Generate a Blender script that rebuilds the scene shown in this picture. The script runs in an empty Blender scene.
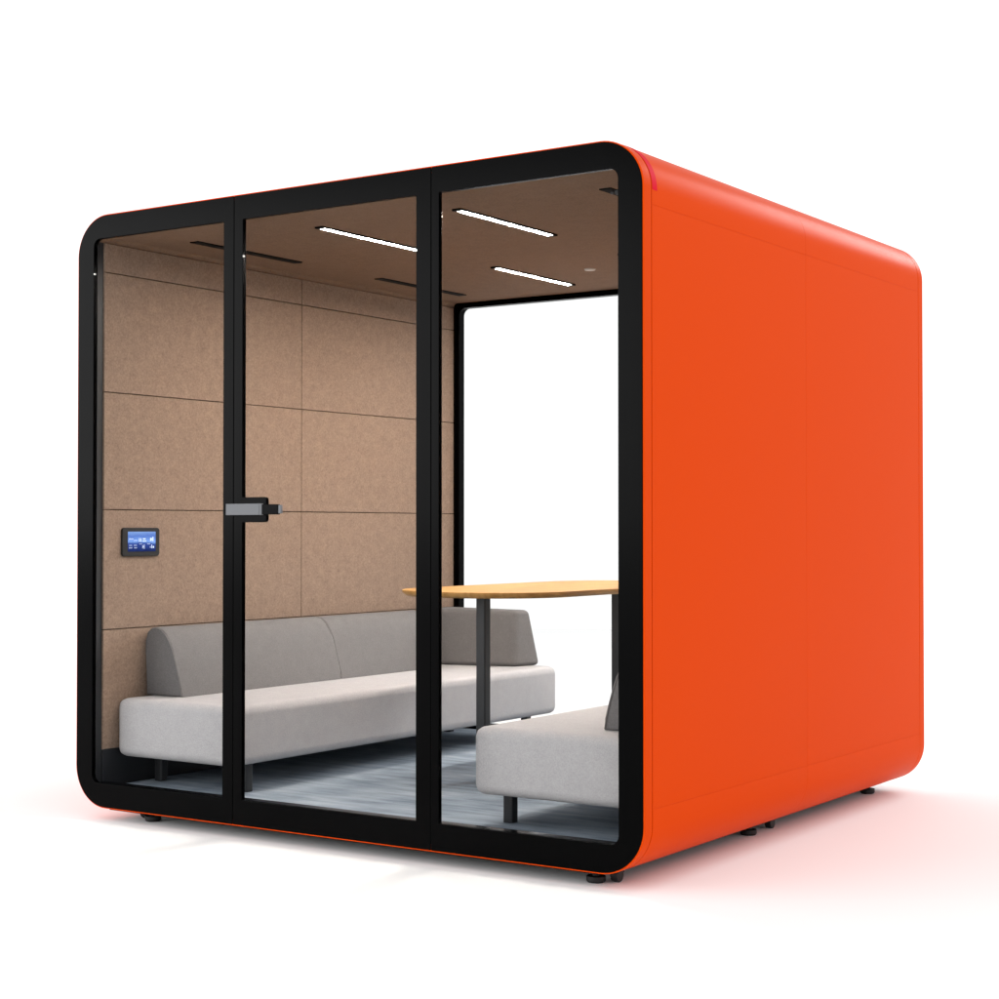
import bpy, bmesh, math, random
from mathutils import Vector, Matrix

random.seed(7)
scene = bpy.context.scene
col = scene.collection
W, D = 2.4156, 2.3511          # pod width and depth in metres
Z0, Z1 = 0.045, 2.245          # bottom and top of the shell
GROUND = 0.0
R = math.radians

# ------------------------------------------------------------------ materials
def new_mat(name):
    m = bpy.data.materials.new(name)
    m.use_nodes = True
    nt = m.node_tree
    return m, nt, nt.nodes['Principled BSDF']

def N(nt, kind, **kw):
    n = nt.nodes.new(kind)
    for k, v in kw.items():
        setattr(n, k, v)
    return n

def plain(name, color, rough=0.5, spec=0.5, metallic=0.0, bump=0.0, bump_scale=400, coat=0.0, var=0.0, var_scale=6):
    m, nt, b = new_mat(name)
    b.inputs['Base Color'].default_value = (*color, 1)
    b.inputs['Roughness'].default_value = rough
    b.inputs['Specular IOR Level'].default_value = spec
    b.inputs['Metallic'].default_value = metallic
    b.inputs['Coat Weight'].default_value = coat
    tc = N(nt, 'ShaderNodeTexCoord')
    if bump:
        no = N(nt, 'ShaderNodeTexNoise'); no.inputs['Scale'].default_value = bump_scale; no.inputs['Detail'].default_value = 3
        bp = N(nt, 'ShaderNodeBump'); bp.inputs['Strength'].default_value = bump; bp.inputs['Distance'].default_value = 0.002
        nt.links.new(tc.outputs['Object'], no.inputs['Vector'])
        nt.links.new(no.outputs['Fac'], bp.inputs['Height'])
        nt.links.new(bp.outputs['Normal'], b.inputs['Normal'])
    if var:
        no = N(nt, 'ShaderNodeTexNoise'); no.inputs['Scale'].default_value = var_scale; no.inputs['Detail'].default_value = 4
        nt.links.new(tc.outputs['Object'], no.inputs['Vector'])
        mr = N(nt, 'ShaderNodeMapRange')
        mr.inputs['To Min'].default_value = rough - var; mr.inputs['To Max'].default_value = rough + var
        nt.links.new(no.outputs['Fac'], mr.inputs['Value'])
        nt.links.new(mr.outputs['Result'], b.inputs['Roughness'])
    return m

def woven(name, dark, light, scale=260, bump=0.5, mottled=0.35, sheen=0.0, rough=0.95):
    """Fabric or felt: fine fibre noise over a slow mottling, with a bump."""
    m, nt, b = new_mat(name)
    tc = N(nt, 'ShaderNodeTexCoord')
    fine = N(nt, 'ShaderNodeTexNoise'); fine.inputs['Scale'].default_value = scale; fine.inputs['Detail'].default_value = 4; fine.inputs['Roughness'].default_value = 0.7
    slow = N(nt, 'ShaderNodeTexNoise'); slow.inputs['Scale'].default_value = 22; slow.inputs['Detail'].default_value = 6; slow.inputs['Roughness'].default_value = 0.75
    nt.links.new(tc.outputs['Object'], fine.inputs['Vector'])
    nt.links.new(tc.outputs['Object'], slow.inputs['Vector'])
    mx = N(nt, 'ShaderNodeMix'); mx.data_type = 'FLOAT'; mx.inputs['Factor'].default_value = mottled
    nt.links.new(fine.outputs['Fac'], mx.inputs['A']); nt.links.new(slow.outputs['Fac'], mx.inputs['B'])
    rp = N(nt, 'ShaderNodeValToRGB')
    rp.color_ramp.elements[0].position = 0.33; rp.color_ramp.elements[0].color = (*dark, 1)
    rp.color_ramp.elements[1].position = 0.67; rp.color_ramp.elements[1].color = (*light, 1)
    nt.links.new(mx.outputs['Result'], rp.inputs['Fac'])
    nt.links.new(rp.outputs['Color'], b.inputs['Base Color'])
    bp = N(nt, 'ShaderNodeBump'); bp.inputs['Strength'].default_value = bump; bp.inputs['Distance'].default_value = 0.003
    nt.links.new(fine.outputs['Fac'], bp.inputs['Height']); nt.links.new(bp.outputs['Normal'], b.inputs['Normal'])
    b.inputs['Roughness'].default_value = rough
    b.inputs['Specular IOR Level'].default_value = 0.15
    b.inputs['Sheen Weight'].default_value = sheen
    return m

M = {}
M['orange'] = plain('orange_paint', (0.665, 0.057, 0.0020), rough=0.33, spec=0.011, bump=0.03, bump_scale=900, var=0.03)
M['red'] = plain('red_film', (0.62, 0.003, 0.022), rough=0.5, spec=0.02)
M['black_frame'] = plain('black_lacquer', (0.0006, 0.0006, 0.0007), rough=0.22, spec=0.030, var=0.03)
M['black_gloss'] = plain('black_gloss', (0.006, 0.006, 0.0065), rough=0.12, spec=0.5)
M['black_metal'] = plain('black_powder_coat', (0.016, 0.017, 0.019), rough=0.42, spec=0.45, bump=0.05, bump_scale=700)
M['seal'] = plain('dark_grey_seal', (0.012, 0.012, 0.013), rough=0.6, spec=0.2)
M['rubber'] = plain('black_rubber', (0.008, 0.008, 0.008), rough=0.5, spec=0.3)
M['dark'] = plain('dark_backing', (0.004, 0.004, 0.004), rough=0.8, spec=0.1)
M['skirting'] = plain('dark_grey_skirting', (0.018, 0.019, 0.022), rough=0.45, spec=0.4)
M['steel'] = plain('brushed_steel', (0.115, 0.12, 0.13), rough=0.5, spec=0.3)
M['white_plastic'] = plain('white_plastic', (0.8, 0.78, 0.74), rough=0.5)
M['sensor'] = plain('ivory_plastic', (0.42, 0.37, 0.33), rough=0.5)
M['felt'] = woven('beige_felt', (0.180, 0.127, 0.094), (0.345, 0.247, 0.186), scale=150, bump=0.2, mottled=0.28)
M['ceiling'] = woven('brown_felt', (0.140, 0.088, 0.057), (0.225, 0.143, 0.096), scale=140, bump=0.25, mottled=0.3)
M['fabric'] = woven('pale_grey_fabric', (0.375, 0.367, 0.373), (0.515, 0.503, 0.506), scale=260, bump=0.45, mottled=0.25)
M['fabric_dark'] = woven('mid_grey_fabric', (0.138, 0.133, 0.133), (0.206, 0.198, 0.196), scale=260, bump=0.45, mottled=0.25)
M['felt_back'] = plain('brown_backing', (0.075, 0.048, 0.034), rough=0.9, spec=0.05)
M['floor'] = plain('white_floor', (0.955, 0.955, 0.955), rough=0.7, spec=0.08)

def carpet_mat():
    m, nt, b = new_mat('blue_grey_carpet')
    tc = N(nt, 'ShaderNodeTexCoord')
    mp = N(nt, 'ShaderNodeMapping'); mp.inputs['Scale'].default_value = (2.0, 15, 1); mp.inputs['Rotation'].default_value = (0, 0, R(14))
    nt.links.new(tc.outputs['Object'], mp.inputs['Vector'])
    a = N(nt, 'ShaderNodeTexNoise'); a.inputs['Scale'].default_value = 1.6; a.inputs['Detail'].default_value = 7; a.inputs['Roughness'].default_value = 0.68
    nt.links.new(mp.outputs['Vector'], a.inputs['Vector'])
    rp = N(nt, 'ShaderNodeValToRGB')
    e = rp.color_ramp.elements
    e[0].position = 0.34; e[0].color = (0.15, 0.185, 0.23, 1)
    e[1].position = 0.66; e[1].color = (0.42, 0.48, 0.54, 1)
    k = e.new(0.48); k.color = (0.265, 0.315, 0.37, 1)
    pt = N(nt, 'ShaderNodeTexNoise'); pt.inputs['Scale'].default_value = 3.2; pt.inputs['Detail'].default_value = 2
    nt.links.new(tc.outputs['Object'], pt.inputs['Vector'])
    mm = N(nt, 'ShaderNodeMix'); mm.data_type = 'FLOAT'; mm.inputs['Factor'].default_value = 0.42
    nt.links.new(a.outputs['Fac'], mm.inputs['A']); nt.links.new(pt.outputs['Fac'], mm.inputs['B'])
    nt.links.new(mm.outputs['Result'], rp.inputs['Fac'])
    f = N(nt, 'ShaderNodeTexNoise'); f.inputs['Scale'].default_value = 330; f.inputs['Detail'].default_value = 2
    nt.links.new(tc.outputs['Object'], f.inputs['Vector'])
    mr = N(nt, 'ShaderNodeMapRange'); mr.inputs['To Min'].default_value = 0.7; mr.inputs['To Max'].default_value = 1.3
    nt.links.new(f.outputs['Fac'], mr.inputs['Value'])
    mu = N(nt, 'ShaderNodeMix'); mu.data_type = 'RGBA'; mu.blend_type = 'MULTIPLY'; mu.inputs['Factor'].default_value = 1
    nt.links.new(rp.outputs['Color'], mu.inputs['A']); nt.links.new(mr.outputs['Result'], mu.inputs['B'])
    nt.links.new(mu.outputs['Result'], b.inputs['Base Color'])
    bp = N(nt, 'ShaderNodeBump'); bp.inputs['Strength'].default_value = 0.5; bp.inputs['Distance'].default_value = 0.004
    nt.links.new(f.outputs['Fac'], bp.inputs['Height']); nt.links.new(bp.outputs['Normal'], b.inputs['Normal'])
    b.inputs['Roughness'].default_value = 0.95; b.inputs['Specular IOR Level'].default_value = 0.1
    return m
M['carpet'] = carpet_mat()

def wood_mat():
    m, nt, b = new_mat('honey_oak')
    tc = N(nt, 'ShaderNodeTexCoord')
    mp = N(nt, 'ShaderNodeMapping'); mp.inputs['Scale'].default_value = (22, 1.3, 4)
    nt.links.new(tc.outputs['Object'], mp.inputs['Vector'])
    a = N(nt, 'ShaderNodeTexNoise'); a.inputs['Scale'].default_value = 2.2; a.inputs['Detail'].default_value = 6; a.inputs['Distortion'].default_value = 0.6
    nt.links.new(mp.outputs['Vector'], a.inputs['Vector'])
    rp = N(nt, 'ShaderNodeValToRGB')
    e = rp.color_ramp.elements
    e[0].position = 0.34; e[0].color = (0.36, 0.175, 0.045, 1)
    e[1].position = 0.66; e[1].color = (0.51, 0.275, 0.082, 1)
    nt.links.new(a.outputs['Fac'], rp.inputs['Fac']); nt.links.new(rp.outputs['Color'], b.inputs['Base Color'])
    bp = N(nt, 'ShaderNodeBump'); bp.inputs['Strength'].default_value = 0.08; bp.inputs['Distance'].default_value = 0.002
    nt.links.new(a.outputs['Fac'], bp.inputs['Height']); nt.links.new(bp.outputs['Normal'], b.inputs['Normal'])
    b.inputs['Roughness'].default_value = 0.5; b.inputs['Specular IOR Level'].default_value = 0.25
    return m
M['wood'] = wood_mat()

def glass_mat(name, tint):
    m = bpy.data.materials.new(name); m.use_nodes = True
    nt = m.node_tree; nt.nodes.clear()
    out = N(nt, 'ShaderNodeOutputMaterial')
    tr = N(nt, 'ShaderNodeBsdfTransparent'); tr.inputs['Color'].default_value = (*tint, 1)
    nt.links.new(tr.outputs[0], out.inputs[0])
    return m
M['glass'] = glass_mat('lightly_tinted_pane', (0.922, 0.923, 0.924))   # each of a pane's two faces passes this
M['clear'] = glass_mat('clear_pane', (0.99, 0.99, 0.99))

def emit_mat(name, color, strength):
    m = bpy.data.materials.new(name); m.use_nodes = True
    nt = m.node_tree; nt.nodes.clear()
    out = N(nt, 'ShaderNodeOutputMaterial'); e = N(nt, 'ShaderNodeEmission')
    e.inputs['Color'].default_value = (*color, 1); e.inputs['Strength'].default_value = strength
    nt.links.new(e.outputs[0], out.inputs[0])
    return m
M['lamp'] = emit_mat('lit_diffuser', (1.0, 0.905, 0.82), 355)
M['ui_white'] = emit_mat('lit_display_marks', (0.70, 0.80, 1.0), 1.6)

def screen_mat():
    """Picture shown on the lit display: blue sky above, navy below."""
    m = bpy.data.materials.new('lit_display'); m.use_nodes = True
    nt = m.node_tree; nt.nodes.clear()
    out = N(nt, 'ShaderNodeOutputMaterial'); e = N(nt, 'ShaderNodeEmission')
    tc = N(nt, 'ShaderNodeTexCoord'); sp = N(nt, 'ShaderNodeSeparateXYZ')
    nt.links.new(tc.outputs['Generated'], sp.inputs[0])
    rp = N(nt, 'ShaderNodeValToRGB'); el = rp.color_ramp.elements
    el[0].position = 0.0; el[0].color = (0.012, 0.022, 0.10, 1)
    el[1].position = 1.0; el[1].color = (0.22, 0.36, 0.68, 1)
    k = el.new(0.40); k.color = (0.035, 0.07, 0.30, 1)
    k = el.new(0.50); k.color = (0.20, 0.36, 0.78, 1)
    k = el.new(0.78); k.color = (0.10, 0.19, 0.55, 1)
    no = N(nt, 'ShaderNodeTexNoise'); no.inputs['Scale'].default_value = 4
    nt.links.new(tc.outputs['Generated'], no.inputs['Vector'])
    ma = N(nt, 'ShaderNodeMath'); ma.operation = 'MULTIPLY_ADD'; ma.inputs[1].default_value = 0.22; 
    su = N(nt, 'ShaderNodeMath'); su.operation = 'SUBTRACT'; su.inputs[1].default_value = 0.11
    nt.links.new(no.outputs['Fac'], ma.inputs[0]); nt.links.new(sp.outputs['Z'], ma.inputs[2])
    nt.links.new(ma.outputs[0], su.inputs[0]); nt.links.new(su.outputs[0], rp.inputs['Fac'])
    nt.links.new(rp.outputs['Color'], e.inputs['Color']); e.inputs['Strength'].default_value = 1.4
    nt.links.new(e.outputs[0], out.inputs[0])
    return m
M['screen'] = screen_mat()

# ------------------------------------------------------------------ helpers
def obj(name, bm, mat, parent=None, smooth=True, angle=35, bevel=0.0, segs=2, label=None, kind=None):
    bmesh.ops.remove_doubles(bm, verts=bm.verts, dist=1e-5)
    bmesh.ops.recalc_face_normals(bm, faces=bm.faces)
    if bevel:
        ed = [e for e in bm.edges if len(e.link_faces) == 2 and e.calc_face_angle(0) > R(angle)]
        bmesh.ops.bevel(bm, geom=ed, offset=bevel, segments=segs, profile=0.5, affect='EDGES', clamp_overlap=True)
    me = bpy.data.meshes.new(name); bm.to_mesh(me); bm.free()
    me.materials.append(mat)
    if smooth:
        for p in me.polygons: p.use_smooth = True
        me.set_sharp_from_angle(angle=R(50))
    o = bpy.data.objects.new(name, me); col.objects.link(o)
    if smooth:
        md = o.modifiers.new('normals', 'WEIGHTED_NORMAL'); md.keep_sharp = True
    if parent:
        o.parent = parent
        # every thing's Empty sits at a plain translation, so the child keeps world coordinates
        root = parent
        off = Vector((0, 0, 0))
        while root: off += Vector(root.location); root = root.parent
        o.location = -off
    if label: o['label'] = label
    if kind: o['kind'] = kind
    return o

def thing(name, label, cat, loc, group=None):
    o = bpy.data.objects.new(name, None); col.objects.link(o)
    o.empty_display_size = 0.2
    o.location = loc; o['label'] = label; o['category'] = cat
    if group: o['group'] = group
    return o

def box(bm, x0, x1, y0, y1, z0, z1):
    vs = [bm.verts.new((x, y, z)) for x in (x0, x1) for y in (y0, y1) for z in (z0, z1)]
    for f in ((0,1,3,2), (4,6,7,5), (0,4,5,1), (2,3,7,6), (0,2,6,4), (1,5,7,3)):
        bm.faces.new([vs[i] for i in f])

def hexa(bm, pts):
    """pts: bottom 4 (ccw) then top 4."""
    v = [bm.verts.new(p) for p in pts]
    for f in ((3,2,1,0), (4,5,6,7), (0,1,5,4), (1,2,6,5), (2,3,7,6), (3,0,4,7)):
        bm.faces.new([v[i] for i in f])

def loop2d(x0, x1, z0, z1, r, n=12):
    """Rounded rectangle, ccw from the lower left corner; r is one radius or four (ll, lr, ur, ul)."""
    rr = (r,)*4 if not isinstance(r, (tuple, list)) else r
    cs = ((x0, z0, 1, 1, 180), (x1, z0, -1, 1, 270), (x1, z1, -1, -1, 0), (x0, z1, 1, -1, 90))
    pts = []
    for (cx, cz, sx, sz, a0), q in zip(cs, rr):
        for k in range(n+1):
            a = R(a0 + 90*k/n)
            pts.append((cx + sx*q + q*math.cos(a), cz + sz*q + q*math.sin(a)))
    return pts

def ring(bm, outer, inner, y0, y1):
    n = len(outer)
    rows = [[bm.verts.new((p[0], y, p[1])) for p in L] for L, y in ((outer, y0), (outer, y1), (inner, y1), (inner, y0))]
    for a in range(4):
        A, B = rows[a], rows[(a+1) % 4]
        for i in range(n):
            j = (i+1) % n
            try: bm.faces.new((A[i], A[j], B[j], B[i]))
            except ValueError: pass

def plate(bm, loop, y0, y1):
    a = [bm.verts.new((p[0], y0, p[1])) for p in loop]; b = [bm.verts.new((p[0], y1, p[1])) for p in loop]
    bm.faces.new(a); bm.faces.new(b)
    for i in range(len(loop)):
        j = (i+1) % len(loop); bm.faces.new((a[i], a[j], b[j], b[i]))

def prism_y(bm, prof, y0, y1): plate(bm, prof, y0, y1)

def cyl(bm, c, r, z0, z1, n=28, r1=None):
    r1 = r if r1 is None else r1
    a = [bm.verts.new((c[0]+r*math.cos(2*math.pi*k/n), c[1]+r*math.sin(2*math.pi*k/n), z0)) for k in range(n)]
    b = [bm.verts.new((c[0]+r1*math.cos(2*math.pi*k/n), c[1]+r1*math.sin(2*math.pi*k/n), z1)) for k in range(n)]
    bm.faces.new(a[::-1]); bm.faces.new(b)
    for i in range(n):
        j = (i+1) % n; bm.faces.new((a[i], a[j], b[j], b[i]))

def tube(bm, pts, r, n=8):
    """Thin round tube along an open polyline."""
    rows = []
    for i, p in enumerate(pts):
        p = Vector(p); t = (Vector(pts[min(i+1, len(pts)-1)]) - Vector(pts[max(i-1, 0)])).normalized()
        u = t.orthogonal().normalized() if abs(t.y) > .9 else t.cross(Vector((0, 1, 0))).normalized(); v = t.cross(u)
        rows.append([bm.verts.new(p + r*(math.cos(2*math.pi*k/n)*u + math.sin(2*math.pi*k/n)*v)) for k in range(n)])
    for A, B in zip(rows, rows[1:]):
        for i in range(n):
            j = (i+1) % n; bm.faces.new((A[i], A[j], B[j], B[i]))
    bm.faces.new(rows[0][::-1]); bm.faces.new(rows[-1])

# ------------------------------------------------------------------ setting
bm = bmesh.new()      # round studio floor
bm.faces.new([bm.verts.new((1.2+11.5*math.cos(2*math.pi*k/96), 1.2+11.5*math.sin(2*math.pi*k/96), GROUND)) for k in range(96)])
fl = obj('floor', bm, M['floor'], smooth=False, kind='structure')

# ------------------------------------------------------------------ the pod
pod = thing('meeting_pod', 'orange office meeting pod with black glazed front and rounded corners', 'office pod', (W/2, D/2, GROUND))

def shell_loop(o, r):
    """Outer outline with two hairline notches in each side wall (panel joints)."""
    L = loop2d(-0.005-o, W+0.005+o, Z0-o, Z1+o, r, 16)
    res = []
    for i, p in enumerate(L):
        q = L[(i+1) % len(L)]
        res.append(p)
        if abs(p[0]-q[0]) < 1e-6 and abs(p[1]-q[1]) > 0.5:
            up = q[1] > p[1]
            dx = -0.0012 if p[0] > W/2 else 0.0012
            zs = (0.2445, 2.045) if up else (2.045, 0.2445)
            for z in zs:
                e = 0.0012 if up else -0.0012
                res += [(p[0], z-e), (p[0]+dx, z-e*0.2), (p[0]+dx, z+e*0.2), (p[0], z+e)]
    return res

def shell_ring(name, y0, y1, notch=True, inset=0.0):
    b = bmesh.new()
    if notch:
        out = shell_loop(0, 0.152); inn = []
        for (x, z) in out:   # inner wall follows the outer outline 28 mm in
            cx, cz = W/2, (Z0+Z1)/2
            inn.append((x - 0.028*(1 if x > cx else -1) * (1 if abs(x-cx) > 1.0 else 0), z))
        out = shell_loop(0, 0.152)
        base = loop2d(-0.005, W+0.005, Z0, Z1, 0.152, 16)
        k = 0; inn = []
        inb = loop2d(0.023, W-0.023, Z0+0.028, Z1-0.028, 0.124, 16)
        for p in out:
            if k < len(base) and (abs(p[0]-base[k][0]) < 1e-9 and abs(p[1]-base[k][1]) < 1e-9):
                inn.append(inb[k]); k += 1
            else:
                inn.append((0.023 if p[0] < W/2 else W-0.023, p[1]))
    else:
        out = loop2d(-0.005+inset, W+0.005-inset, Z0+inset, Z1-inset, 0.152-inset, 16)
        inn = loop2d(0.023, W-0.023, Z0+0.028, Z1-0.028, 0.124, 16)
    ring(b, out, inn, y0, y1)
    return b

obj('outer_shell', shell_ring('s', 0.0515, 1.1750), M['orange'], pod, bevel=0.0006, angle=60)
obj('outer_shell', shell_ring('s', 1.1757, 2.2985), M['orange'], pod, bevel=0.0006, angle=60)
obj('shell_core', shell_ring('s', 0.03, 2.32, False, 0.006), M['dark'], pod, smooth=False)
obj('edge_trim', shell_ring('s', 0.003, 0.0485, False), M['orange'], pod, bevel=0.002, angle=60)
obj('edge_trim', shell_ring('s', 2.3015, D, False), M['orange'], pod, bevel=0.002, angle=60)

# red film strip bent over the front top corner, just behind the trim joint
b = bmesh.new()
cx, cz, rr = W+0.005-0.152, Z1-0.152, 0.1528
arc = [(cx+rr*math.cos(R(a)), cz+rr*math.sin(R(a))) for a in range(-1, 74, 3)]
for i in range(len(arc)-1):
    (xa, za), (xb, zb) = arc[i], arc[i+1]
    ia, ib = [((p[0]-cx)*(rr-.0015)/rr+cx, (p[1]-cz)*(rr-.0015)/rr+cz) for p in (arc[i], arc[i+1])]
    hexa(b, [(ia[0], .0535, ia[1]), (ia[0], .083, ia[1]), (xa, .083, za), (xa, .0535, za),
             (ib[0], .0535, ib[1]), (ib[0], .083, ib[1]), (xb, .083, zb), (xb, .0535, zb)])
bmesh.ops.remove_doubles(b, verts=b.verts, dist=1e-5)
obj('edge_strip', b, M['red'], pod, label='bright red strip over the front top corner')

FZ0, FZ1 = Z0+0.004, Z1-0.004        # black front
OZ0, OZ1 = 0.137, 2.156              # glass opening
FY0, FY1 = 0.0, 0.018
def front_frame(name, x0, x1, ox0, ox1, rout, rin, parent):
    b = bmesh.new()
    ring(b, loop2d(x0, x1, FZ0, FZ1, rout, 14), loop2d(ox0, ox1, OZ0, OZ1, rin, 14), FY0, FY1)
    return obj(name, b, M['black_frame'], parent, bevel=0.0016, angle=50)
def pane(x0, x1, z0, z1, y0, y1, parent, r=0.004, mat='glass'):
    b = bmesh.new(); plate(b, loop2d(x0, x1, z0, z1, r, 6), y0, y1)
    return obj('pane', b, M[mat], parent, smooth=False)

RO, t = 0.147, 0.003
fr1 = front_frame('window_frame', 0, 0.7868, 0.083, 0.738, (RO, t, t, RO), (0.03, t, t, 0.03), pod)
pane(0.0835, 0.7375, OZ0+.0005, OZ1-.0005, 0.004, 0.012, fr1, 0.0295)
door = front_frame('door', 0.7888, 1.6409, 0.829, 1.5815, t, t, pod)
pane(0.8295, 1.581, OZ0+.0005, OZ1-.0005, 0.004, 0.012, door)
fr2 = front_frame('window_frame', 1.6429, W, 1.673, W-0.083, (t, RO, RO, t), (t, 0.03, 0.03, t), pod)
pane(1.6735, W-0.0835, OZ0+.0005, OZ1-.0005, 0.004, 0.012, fr2, 0.0295)

# lock plate, lever and its black tip on the door
b = bmesh.new(); plate(b, loop2d(0.8293, 0.9415, 1.0995, 1.1865, (t, .010, .010, t), 6), -0.0025, 0.0035)
obj('lock_plate', b, M['black_frame'], door)
b = bmesh.new(); plate(b, loop2d(0.8293, 0.936, 1.1, 1.186, (t, .010, .010, t), 6), 0.0125, 0.0175)
obj('lock_plate', b, M['black_frame'], door)
b = bmesh.new(); box(b, 0.780, 0.9345, -0.030, -0.020, 1.1245, 1.1635)
box(b, 0.9355, 0.9455, -0.030, -0.020, 1.1245, 1.1635)
box(b, 0.810, 0.835, -0.0205, 0.001, 1.133, 1.156)
obj('handle', b, M['steel'], door, bevel=0.0012)
b = bmesh.new(); box(b, 0.9462, 1.0195, -0.0295, -0.0185, 1.1255, 1.1605); box(b, 0.948, 0.958, -0.019, 0.0036, 1.132, 1.157)
obj('handle_tip', b, M['black_frame'], door, bevel=0.0012)
b = bmesh.new(); box(b, 1.020, 1.0325, -0.0285, -0.0195, 1.129, 1.158)
obj('end_cap', b, M['steel'], door, bevel=0.001)
# rubber seals that fill the joints either side of the door
for x in (0.7868, 1.6409):
    b = bmesh.new(); box(b, x+0.0001, x+0.0019, 0.003, 0.017, FZ0+0.002, FZ1-0.002)
    obj('seal', b, M['seal'], pod, smooth=False)
# black liner behind the front: side jambs and a glossy threshold
for x0, x1 in ((0.055, 0.0832), (W-0.0832, W-0.055)):
    b = bmesh.new(); box(b, x0, x1, 0.0185, 0.0465, 0.13, 2.165)
    obj('jamb', b, M['black_metal'], pod, bevel=0.001)
b = bmesh.new(); box(b, 0.0840, W-0.0840, 0.0185, 0.058, 0.104, 0.1355)
obj('threshold', b, M['black_gloss'], pod, bevel=0.001)
# small white buffers where the panes meet the frame
for par, x in ((fr1, 0.0875), (door, 0.8335)):
    b = bmesh.new(); plate(b, loop2d(x-.003, x+.003, 2.023, 2.029, .0025, 5), -0.002, 0.0035)
    obj('buffer', b, M['white_plastic'], par)
b = bmesh.new()
plate(b, loop2d(2.300, 2.309, 2.082, 2.088, .002, 4), 0.0125, 0.017); plate(b, loop2d(2.315, 2.329, 2.080, 2.092, .003, 4), 0.0125, 0.02)
obj('glazing_clip', b, M['rubber'], fr2)

# rear glazed frame
b = bmesh.new()
ring(b, loop2d(0.024, W-0.024, Z0+.03, Z1-.03, 0.122, 14), loop2d(0.121, W-0.121, 0.145, 2.144, 0.035, 14), 2.303, 2.346)
rear = obj('rear_frame', b, M['black_frame'], pod, bevel=0.002, angle=50)
pane(0.1215, W-0.1215, 0.1455, 2.1435, 2.335, 2.343, rear, 0.0345, 'clear')

# felt side walls: two columns of panels with open joints over a dark backing
zj = [0.2535, 0.699, 1.149, 1.590, 2.040, 2.150]
yj = [0.047, 1.1755, 2.302]
def wall(x_in, x_out):
    b = bmesh.new(); g = 0.0017
    for i in range(len(zj)-1):
        for j in range(2):
            box(b, x_in, x_out, yj[j]+g, yj[j+1]-g, zj[i]+(g if i else 0), zj[i+1]-g)
    return b
lw = obj('wall_lining', wall(0.066, 0.09), M['felt'], pod, bevel=0.0012, angle=60)
rw = obj('wall_lining', wall(W-0.09, W-0.066), M['felt'], pod, bevel=0.0012, angle=60)
for x in (0.0445, W-0.0445):
    b = bmesh.new(); box(b, x-0.0212, x+0.0212, 0.0475, 2.3015, 0.125, 2.16)
    obj('wall_core', b, M['felt_back'], pod, smooth=False)
b = bmesh.new(); box(b, 0.067, 0.0885, 0.048, 2.301, 0.1036, 0.2515)
obj('skirting', b, M['skirting'], pod, bevel=0.001)
b = bmesh.new(); box(b, W-0.0885, W-0.067, 0.048, 2.301, 0.1036, 0.2515)
obj('skirting', b, M['skirting'], pod, bevel=0.001)

# ceiling with a cove into both walls
cz, cr = 2.17, 0.02
prof = [(0.072, 2.212), (0.072, cz-cr)] + [(0.0902+cr-cr*math.cos(R(a)), cz-cr+cr*math.sin(R(a))) for a in range(0, 91, 9)]
prof += [(W-x, z) for x, z in prof[::-1]]
b = bmesh.new(); prism_y(b, prof, 0.0190, 2.302)
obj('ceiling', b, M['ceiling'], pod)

for lx in (0.906, W-0.899):
    for y0, y1 in ((0.335, 0.92), (1.465, 2.05)):
        b = bmesh.new()
        hw = 0.0135
        box(b, lx-hw-0.004, lx-hw, y0-0.02, y1+0.02, 2.1632, 2.172); box(b, lx+hw, lx+hw+0.004, y0-0.02, y1+0.02, 2.1632, 2.172)
        box(b, lx-hw, lx+hw, y0-0.02, y0-0.0005, 2.1632, 2.172); box(b, lx-hw, lx+hw, y1+0.0005, y1+0.02, 2.1632, 2.172)
        c = obj('ceiling_light', b, M['dark'], pod, smooth=False)
        b = bmesh.new(); box(b, lx-hw+0.0004, lx+hw-0.0004, y0, y1, 2.1650, 2.169)
        obj('diffuser', b, M['lamp'], c, smooth=False)
for sx in (0.303, W-0.303):
    for y0, y1 in ((0.30, 0.905), (1.435, 2.075)):
        b = bmesh.new(); box(b, sx-0.022, sx+0.022, y0, y1, 2.166, 2.172)
        v = obj('air_slot', b, M['dark'], pod, bevel=0.001)
b = bmesh.new(); cyl(b, (1.203, 1.727), 0.022, 2.164, 2.171, 32, 0.025)
obj('ceiling_sensor', b, M['sensor'], pod, bevel=0.002)

# inner floor: dark tray and carpet
b = bmesh.new(); box(b, 0.076, W-0.076, 0.0190, 2.3015, 0.0735, 0.103)
obj('floor_tray', b, M['dark'], pod, smooth=False)
b = bmesh.new(); box(b, 0.16, W-0.16, 0.016, D-0.016, 0.040, 0.0448); box(b, 0.30, W-0.30, 0.17, D-0.17, 0.018, 0.0395)  # unseen plates added under the shell to darken the ground beneath
obj('base_shade_plate', b, M['dark'], pod, smooth=False)
b = bmesh.new(); box(b, 0.114, W-0.114, 0.060, 2.290, 0.1035, 0.1185)
obj('carpet', b, M['carpet'], pod, bevel=0.003)

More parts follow.
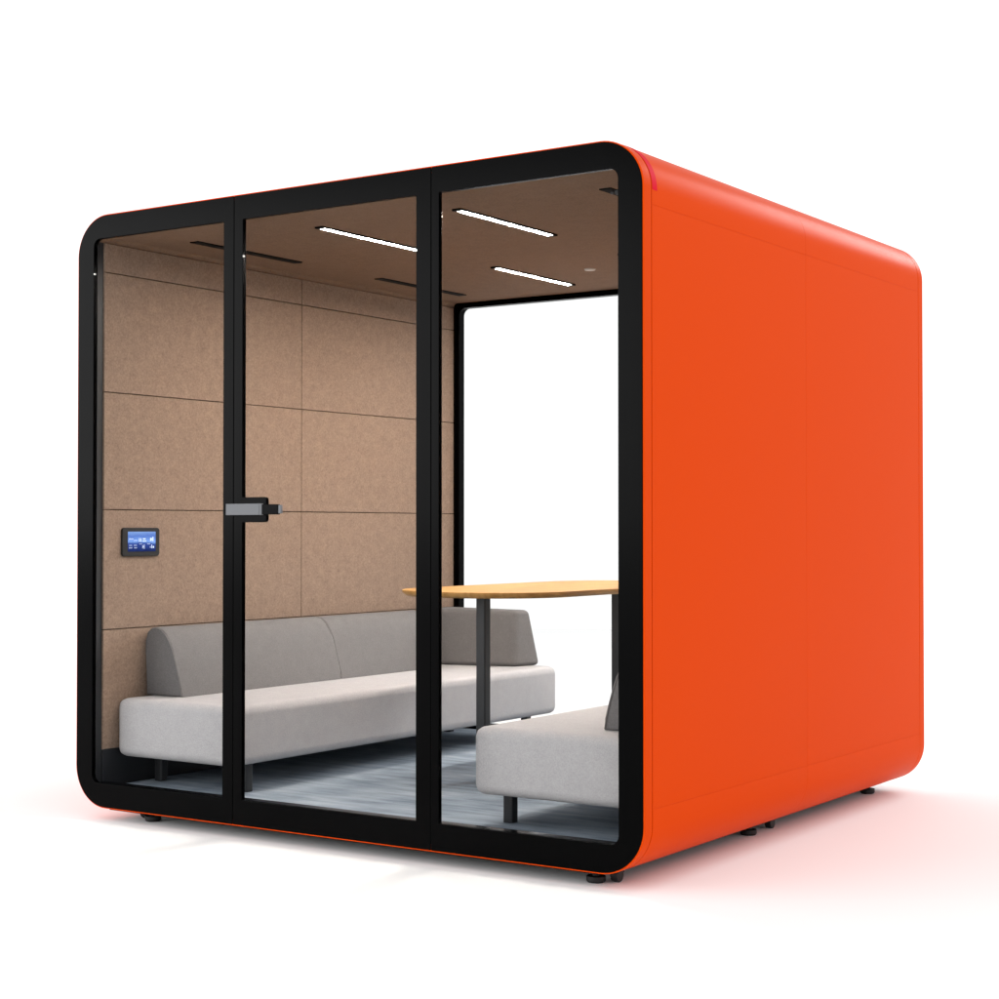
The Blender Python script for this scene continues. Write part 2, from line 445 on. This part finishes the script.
# touch panel on the left wall
def wall_plate(bm, y0, y1, z0, z1, r, x0, x1):
    L = loop2d(y0, y1, z0, z1, r, 6)
    a = [bm.verts.new((x0, p[0], p[1])) for p in L]; c = [bm.verts.new((x1, p[0], p[1])) for p in L]
    bm.faces.new(a); bm.faces.new(c)
    for i in range(len(L)):
        j = (i+1) % len(L); bm.faces.new((a[i], a[j], c[j], c[i]))
b = bmesh.new(); wall_plate(b, 0.133, 0.327, 0.972, 1.081, 0.012, 0.0895, 0.099)
tp = obj('touch_panel', b, M['rubber'], pod, bevel=0.002)
b = bmesh.new(); wall_plate(b, 0.161, 0.305, 0.990, 1.066, 0.002, 0.0980, 0.0997)
obj('screen', b, M['screen'], tp, smooth=False)
b = bmesh.new()
def ui(y0, y1, z0, z1): box(b, 0.0990, 0.1002, y0, y1, z0, z1)
rnd = random.Random(3)
def words(y, yend, z, h):
    """A row of tiny display characters, too small to read."""
    while y < yend:
        w = rnd.uniform(0.0022, 0.0042)
        ui(y, y+w*0.3, z, z+h); ui(y, y+w, z+h*0.42, z+h*0.6)
        if rnd.random() > .4: ui(y, y+w, z+h*0.85, z+h)
        y += w+0.0018
words(0.167, 0.188, 1.035, 0.0055); words(0.193, 0.206, 1.030, 0.004)
words(0.168, 0.182, 1.012, 0.0035); words(0.168, 0.182, 1.002, 0.0045)
words(0.192, 0.206, 1.012, 0.0035); words(0.194, 0.206, 1.002, 0.0045)
words(0.220, 0.236, 1.017, 0.003); ui(0.236, 0.238, 1.002, 1.014); ui(0.244, 0.246, 1.000, 1.017); ui(0.236, 0.246, 1.008, 1.0095)
words(0.262, 0.275, 1.017, 0.003); ui(0.283, 0.286, 1.002, 1.016); ui(0.290, 0.296, 1.003, 1.0105); ui(0.276, 0.278, 1.004, 1.010)
ui(0.276, 0.284, 1.030, 1.042); ui(0.288, 0.293, 1.029, 1.046); ui(0.280, 0.288, 1.036, 1.0385)
ui(0.218, 0.221, 1.027, 1.041); ui(0.226, 0.229, 1.027, 1.041); ui(0.236, 0.256, 1.0285, 1.0315); ui(0.238, 0.252, 1.036, 1.0405)
obj('display_marks', b, M['ui_white'], tp, smooth=False)

# levelling feet and transport castors
for x, y in ((0.30, 0.10), (2.205, 0.085), (0.18, 1.09), (2.243, 1.07), (0.18, 2.20), (2.238, 2.19)):
    b = bmesh.new(); cyl(b, (x, y), 0.026, GROUND, GROUND+0.006, 28, 0.03); cyl(b, (x, y), 0.03, GROUND+0.006, 0.020, 28); cyl(b, (x, y), 0.012, 0.019, Z0+0.006, 16)
    obj('levelling_foot', b, M['rubber'], pod, bevel=0.002)
for x, y in ((0.235, 0.13), (2.257, 0.122), (0.17, 1.24), (2.249, 1.235)):
    b = bmesh.new(); box(b, x-0.016, x+0.016, y-0.02, y+0.02, 0.028, Z0+0.004)
    n = 24
    aa = [b.verts.new((x-0.012, y+0.022*math.cos(2*math.pi*k/n), GROUND+0.022+0.022*math.sin(2*math.pi*k/n))) for k in range(n)]
    cc = [b.verts.new((x+0.012, y+0.022*math.cos(2*math.pi*k/n), GROUND+0.022+0.022*math.sin(2*math.pi*k/n))) for k in range(n)]
    b.faces.new(aa); b.faces.new(cc)
    for i in range(n): b.faces.new((aa[i], aa[(i+1) % n], cc[(i+1) % n], cc[i]))
    obj('castor', b, M['rubber'], pod, bevel=0.002)

# ------------------------------------------------------------------ benches
CAR = 0.1185                          # carpet surface
def cushion_seat(b, x0, x1, y0, y1, z0, z1, r):
    """Upholstered block: rounded box with a slightly crowned top and sides."""
    nx, ny, nz = 14, 40, 8
    def lin(a, c, n): return [a+(c-a)*k/n for k in range(n+1)]
    box(b, x0, x1, y0, y1, z0, z1)
    bmesh.ops.bevel(b, geom=list(b.edges), offset=r, segments=6, profile=0.5, affect='EDGES')

def make_bench(mirror, label):
    mx = (lambda x: W-x) if mirror else (lambda x: x)
    root = thing('bench', label, 'bench', (mx(0.39), 1.2, CAR), 'upholstered benches facing the table')
    def part(name, b, mat, parent=root, **kw):
        if mirror:
            for v in b.verts: v.co.x = W - v.co.x
        return obj(name, b, mat, parent, **kw)
    b = bmesh.new(); cushion_seat(b, 0.0945, 0.688, 0.106, 2.297, 0.222, 0.440, 0.034)
    part('seat', b, M['fabric'])
    prof = [(0.097, 0.4405), (0.0955, 0.60), (0.098, 0.655), (0.108, 0.684), (0.126, 0.698), (0.150, 0.701), (0.176, 0.694), (0.201, 0.676),
            (0.222, 0.648), (0.240, 0.612), (0.254, 0.572), (0.268, 0.525), (0.281, 0.475), (0.287, 0.4405)]
    for y0, y1 in ((0.26, 1.2065), (1.2085, 1.905)):
        b = bmesh.new(); prism_y(b, prof, y0, y1)
        ends = [e for e in b.edges if abs(e.verts[0].co.y-e.verts[1].co.y) < 1e-6]
        bmesh.ops.bevel(b, geom=ends, offset=0.009, segments=4, profile=0.5, affect='EDGES')
        bk = part('backrest', b, M['fabric_dark'])
        b = bmesh.new()
        ctr = (0.16, 0.55)
        tube(b, [(ctr[0]+(x-ctr[0])*0.955, y0-0.0005, ctr[1]+(z-ctr[1])*0.965) for x, z in prof[1:]], 0.0028)
        part('piping', b, M['fabric_dark'], bk)
    # cushion that closes the far end of the seat
    b = bmesh.new()
    hexa(b, [(0.0965, 2.022, 0.4405), (0.556, 2.142, 0.4405), (0.603, 2.284, 0.4405), (0.0965, 2.284, 0.4405),
             (0.0965, 2.075, 0.702), (0.527, 2.182, 0.695), (0.556, 2.262, 0.700), (0.0965, 2.262, 0.702)])
    bmesh.ops.recalc_face_normals(b, faces=b.faces)
    bmesh.ops.bevel(b, geom=list(b.edges), offset=0.022, segments=5, profile=0.5, affect='EDGES')
    part('side_cushion', b, M['fabric_dark'])
    for x, y in ((0.178, 0.262), (0.628, 0.242), (0.178, 2.14), (0.612, 2.14)):
        b = bmesh.new(); plate_pts = loop2d(x-0.019, x+0.019, y-0.019, y+0.019, 0.008, 4)
        lo = [b.verts.new((p[0], p[1], CAR+0.001)) for p in plate_pts]; hi = [b.verts.new((p[0], p[1], 0.226)) for p in plate_pts]
        b.faces.new(lo); b.faces.new(hi)
        for i in range(len(lo)): b.faces.new((lo[i], lo[(i+1) % len(lo)], hi[(i+1) % len(lo)], hi[i]))
        part('leg', b, M['black_metal'])
    return root
make_bench(False, 'long grey upholstered bench along the left felt wall, seen whole')
make_bench(True, 'grey upholstered bench at the right, mostly hidden behind the frame and orange wall')

# ------------------------------------------------------------------ table
tb = thing('meeting_table', 'oak topped table with rounded corners on slim black posts between benches', 'table', (1.214, 1.44, CAR))
b = bmesh.new()
tx0, tx1, ty0, ty1 = 0.876, 1.572, 0.648, 2.235
levels = [(0.0, 0.8455, 0.0016), (0.0, 0.845, 0.0), (0.0, 0.836, 0.0), (0.0, 0.8235, 0.014)]
loops = []
for _, z, ins in levels:
    loops.append([b.verts.new((x, y, z)) for x, y in loop2d(tx0+ins, tx1-ins, ty0+ins, ty1-ins, 0.315-ins, 24)])
b.faces.new(loops[0]); b.faces.new(loops[-1])
for A, B in zip(loops, loops[1:]):
    for i in range(len(A)): b.faces.new((A[i], A[(i+1) % len(A)], B[(i+1) % len(A)], B[i]))
obj('table_top', b, M['wood'], tb)
for y in (0.925, 1.945):
    b = bmesh.new(); L = loop2d(1.210-0.021, 1.210+0.021, y-0.021, y+0.021, 0.006, 4)
    lo = [b.verts.new((p[0], p[1], CAR+0.0012)) for p in L]; hi = [b.verts.new((p[0], p[1], 0.8235)) for p in L]
    b.faces.new(lo); b.faces.new(hi)
    for i in range(len(L)): b.faces.new((lo[i], lo[(i+1) % len(L)], hi[(i+1) % len(L)], hi[i]))
    obj('leg', b, M['black_metal'], tb)

# ------------------------------------------------------------------ camera
cam = bpy.data.cameras.new('camera'); co = bpy.data.objects.new('camera', cam); col.objects.link(co)
co.location = (4.8521, -4.3739, 1.0783)
co.rotation_euler = (R(90+0.9798), 0, R(33.9536))
cam.sensor_width = 36; cam.lens = 1690.8/999*36
cam.clip_start = 0.05; cam.clip_end = 500
scene.camera = co

# ------------------------------------------------------------------ light: white studio, two soft boxes
w = bpy.data.worlds.new('World'); scene.world = w; w.use_nodes = True
nt = w.node_tree; bg = nt.nodes['Background']
tc = N(nt, 'ShaderNodeTexCoord'); sp = N(nt, 'ShaderNodeSeparateXYZ'); rp = N(nt, 'ShaderNodeValToRGB')
nt.links.new(tc.outputs['Generated'], sp.inputs[0]); nt.links.new(sp.outputs['Z'], rp.inputs['Fac'])
e = rp.color_ramp.elements
e[0].position = 0.8; e[0].color = (1, 1, 1, 1)
e[1].position = 1.0; e[1].color = (0.3, 0.3, 0.3, 1)
nt.links.new(rp.outputs['Color'], bg.inputs['Color']); bg.inputs['Strength'].default_value = 1.27

def softbox(name, loc, target, sx, sy, radiance, color=(1, 1, 1)):
    l = bpy.data.lights.new(name, 'AREA'); l.shape = 'RECTANGLE'; l.size = sx; l.size_y = sy
    l.energy = radiance*math.pi*sx*sy; l.color = color
    o = bpy.data.objects.new(name, l); col.objects.link(o); o.location = loc
    o.rotation_euler = (Vector(target)-Vector(loc)).to_track_quat('-Z', 'Y').to_euler()
    return o
softbox('softbox_front', (-3.75, -6.2, 2.38), (1.2, 0.3, 2.38), 6.4, 2.9, 5.2)
softbox('softbox_back', (3.6, 13.0, 7.2), (2.4, 1.2, 2.2), 3.2, 3.0, 13.0)
softbox('softbox_rear', (-8.5, 5.5, 3.2), (0.5, 1.5, 1.0), 6.0, 5.0, 0.6)

# added soft box with a grid, brightening bench and carpet through the rear glass
gl = softbox('fill_softbox_grid', (2.6, 5.4, 1.95), (0.75, 1.25, 0.30), 1.2, 1.2, 1.9)
gl.data.spread = R(28)

# ------------------------------------------------------------------ render settings
scene.render.engine = 'CYCLES'
cy = scene.cycles
cy.use_denoising = True
cy.max_bounces = 12; cy.diffuse_bounces = 6; cy.transparent_max_bounces = 16
cy.sample_clamp_indirect = 8
vs = scene.view_settings
vs.view_transform = 'Standard'; vs.look = 'None'; vs.exposure = 0; vs.gamma = 1; vs.use_curve_mapping = False
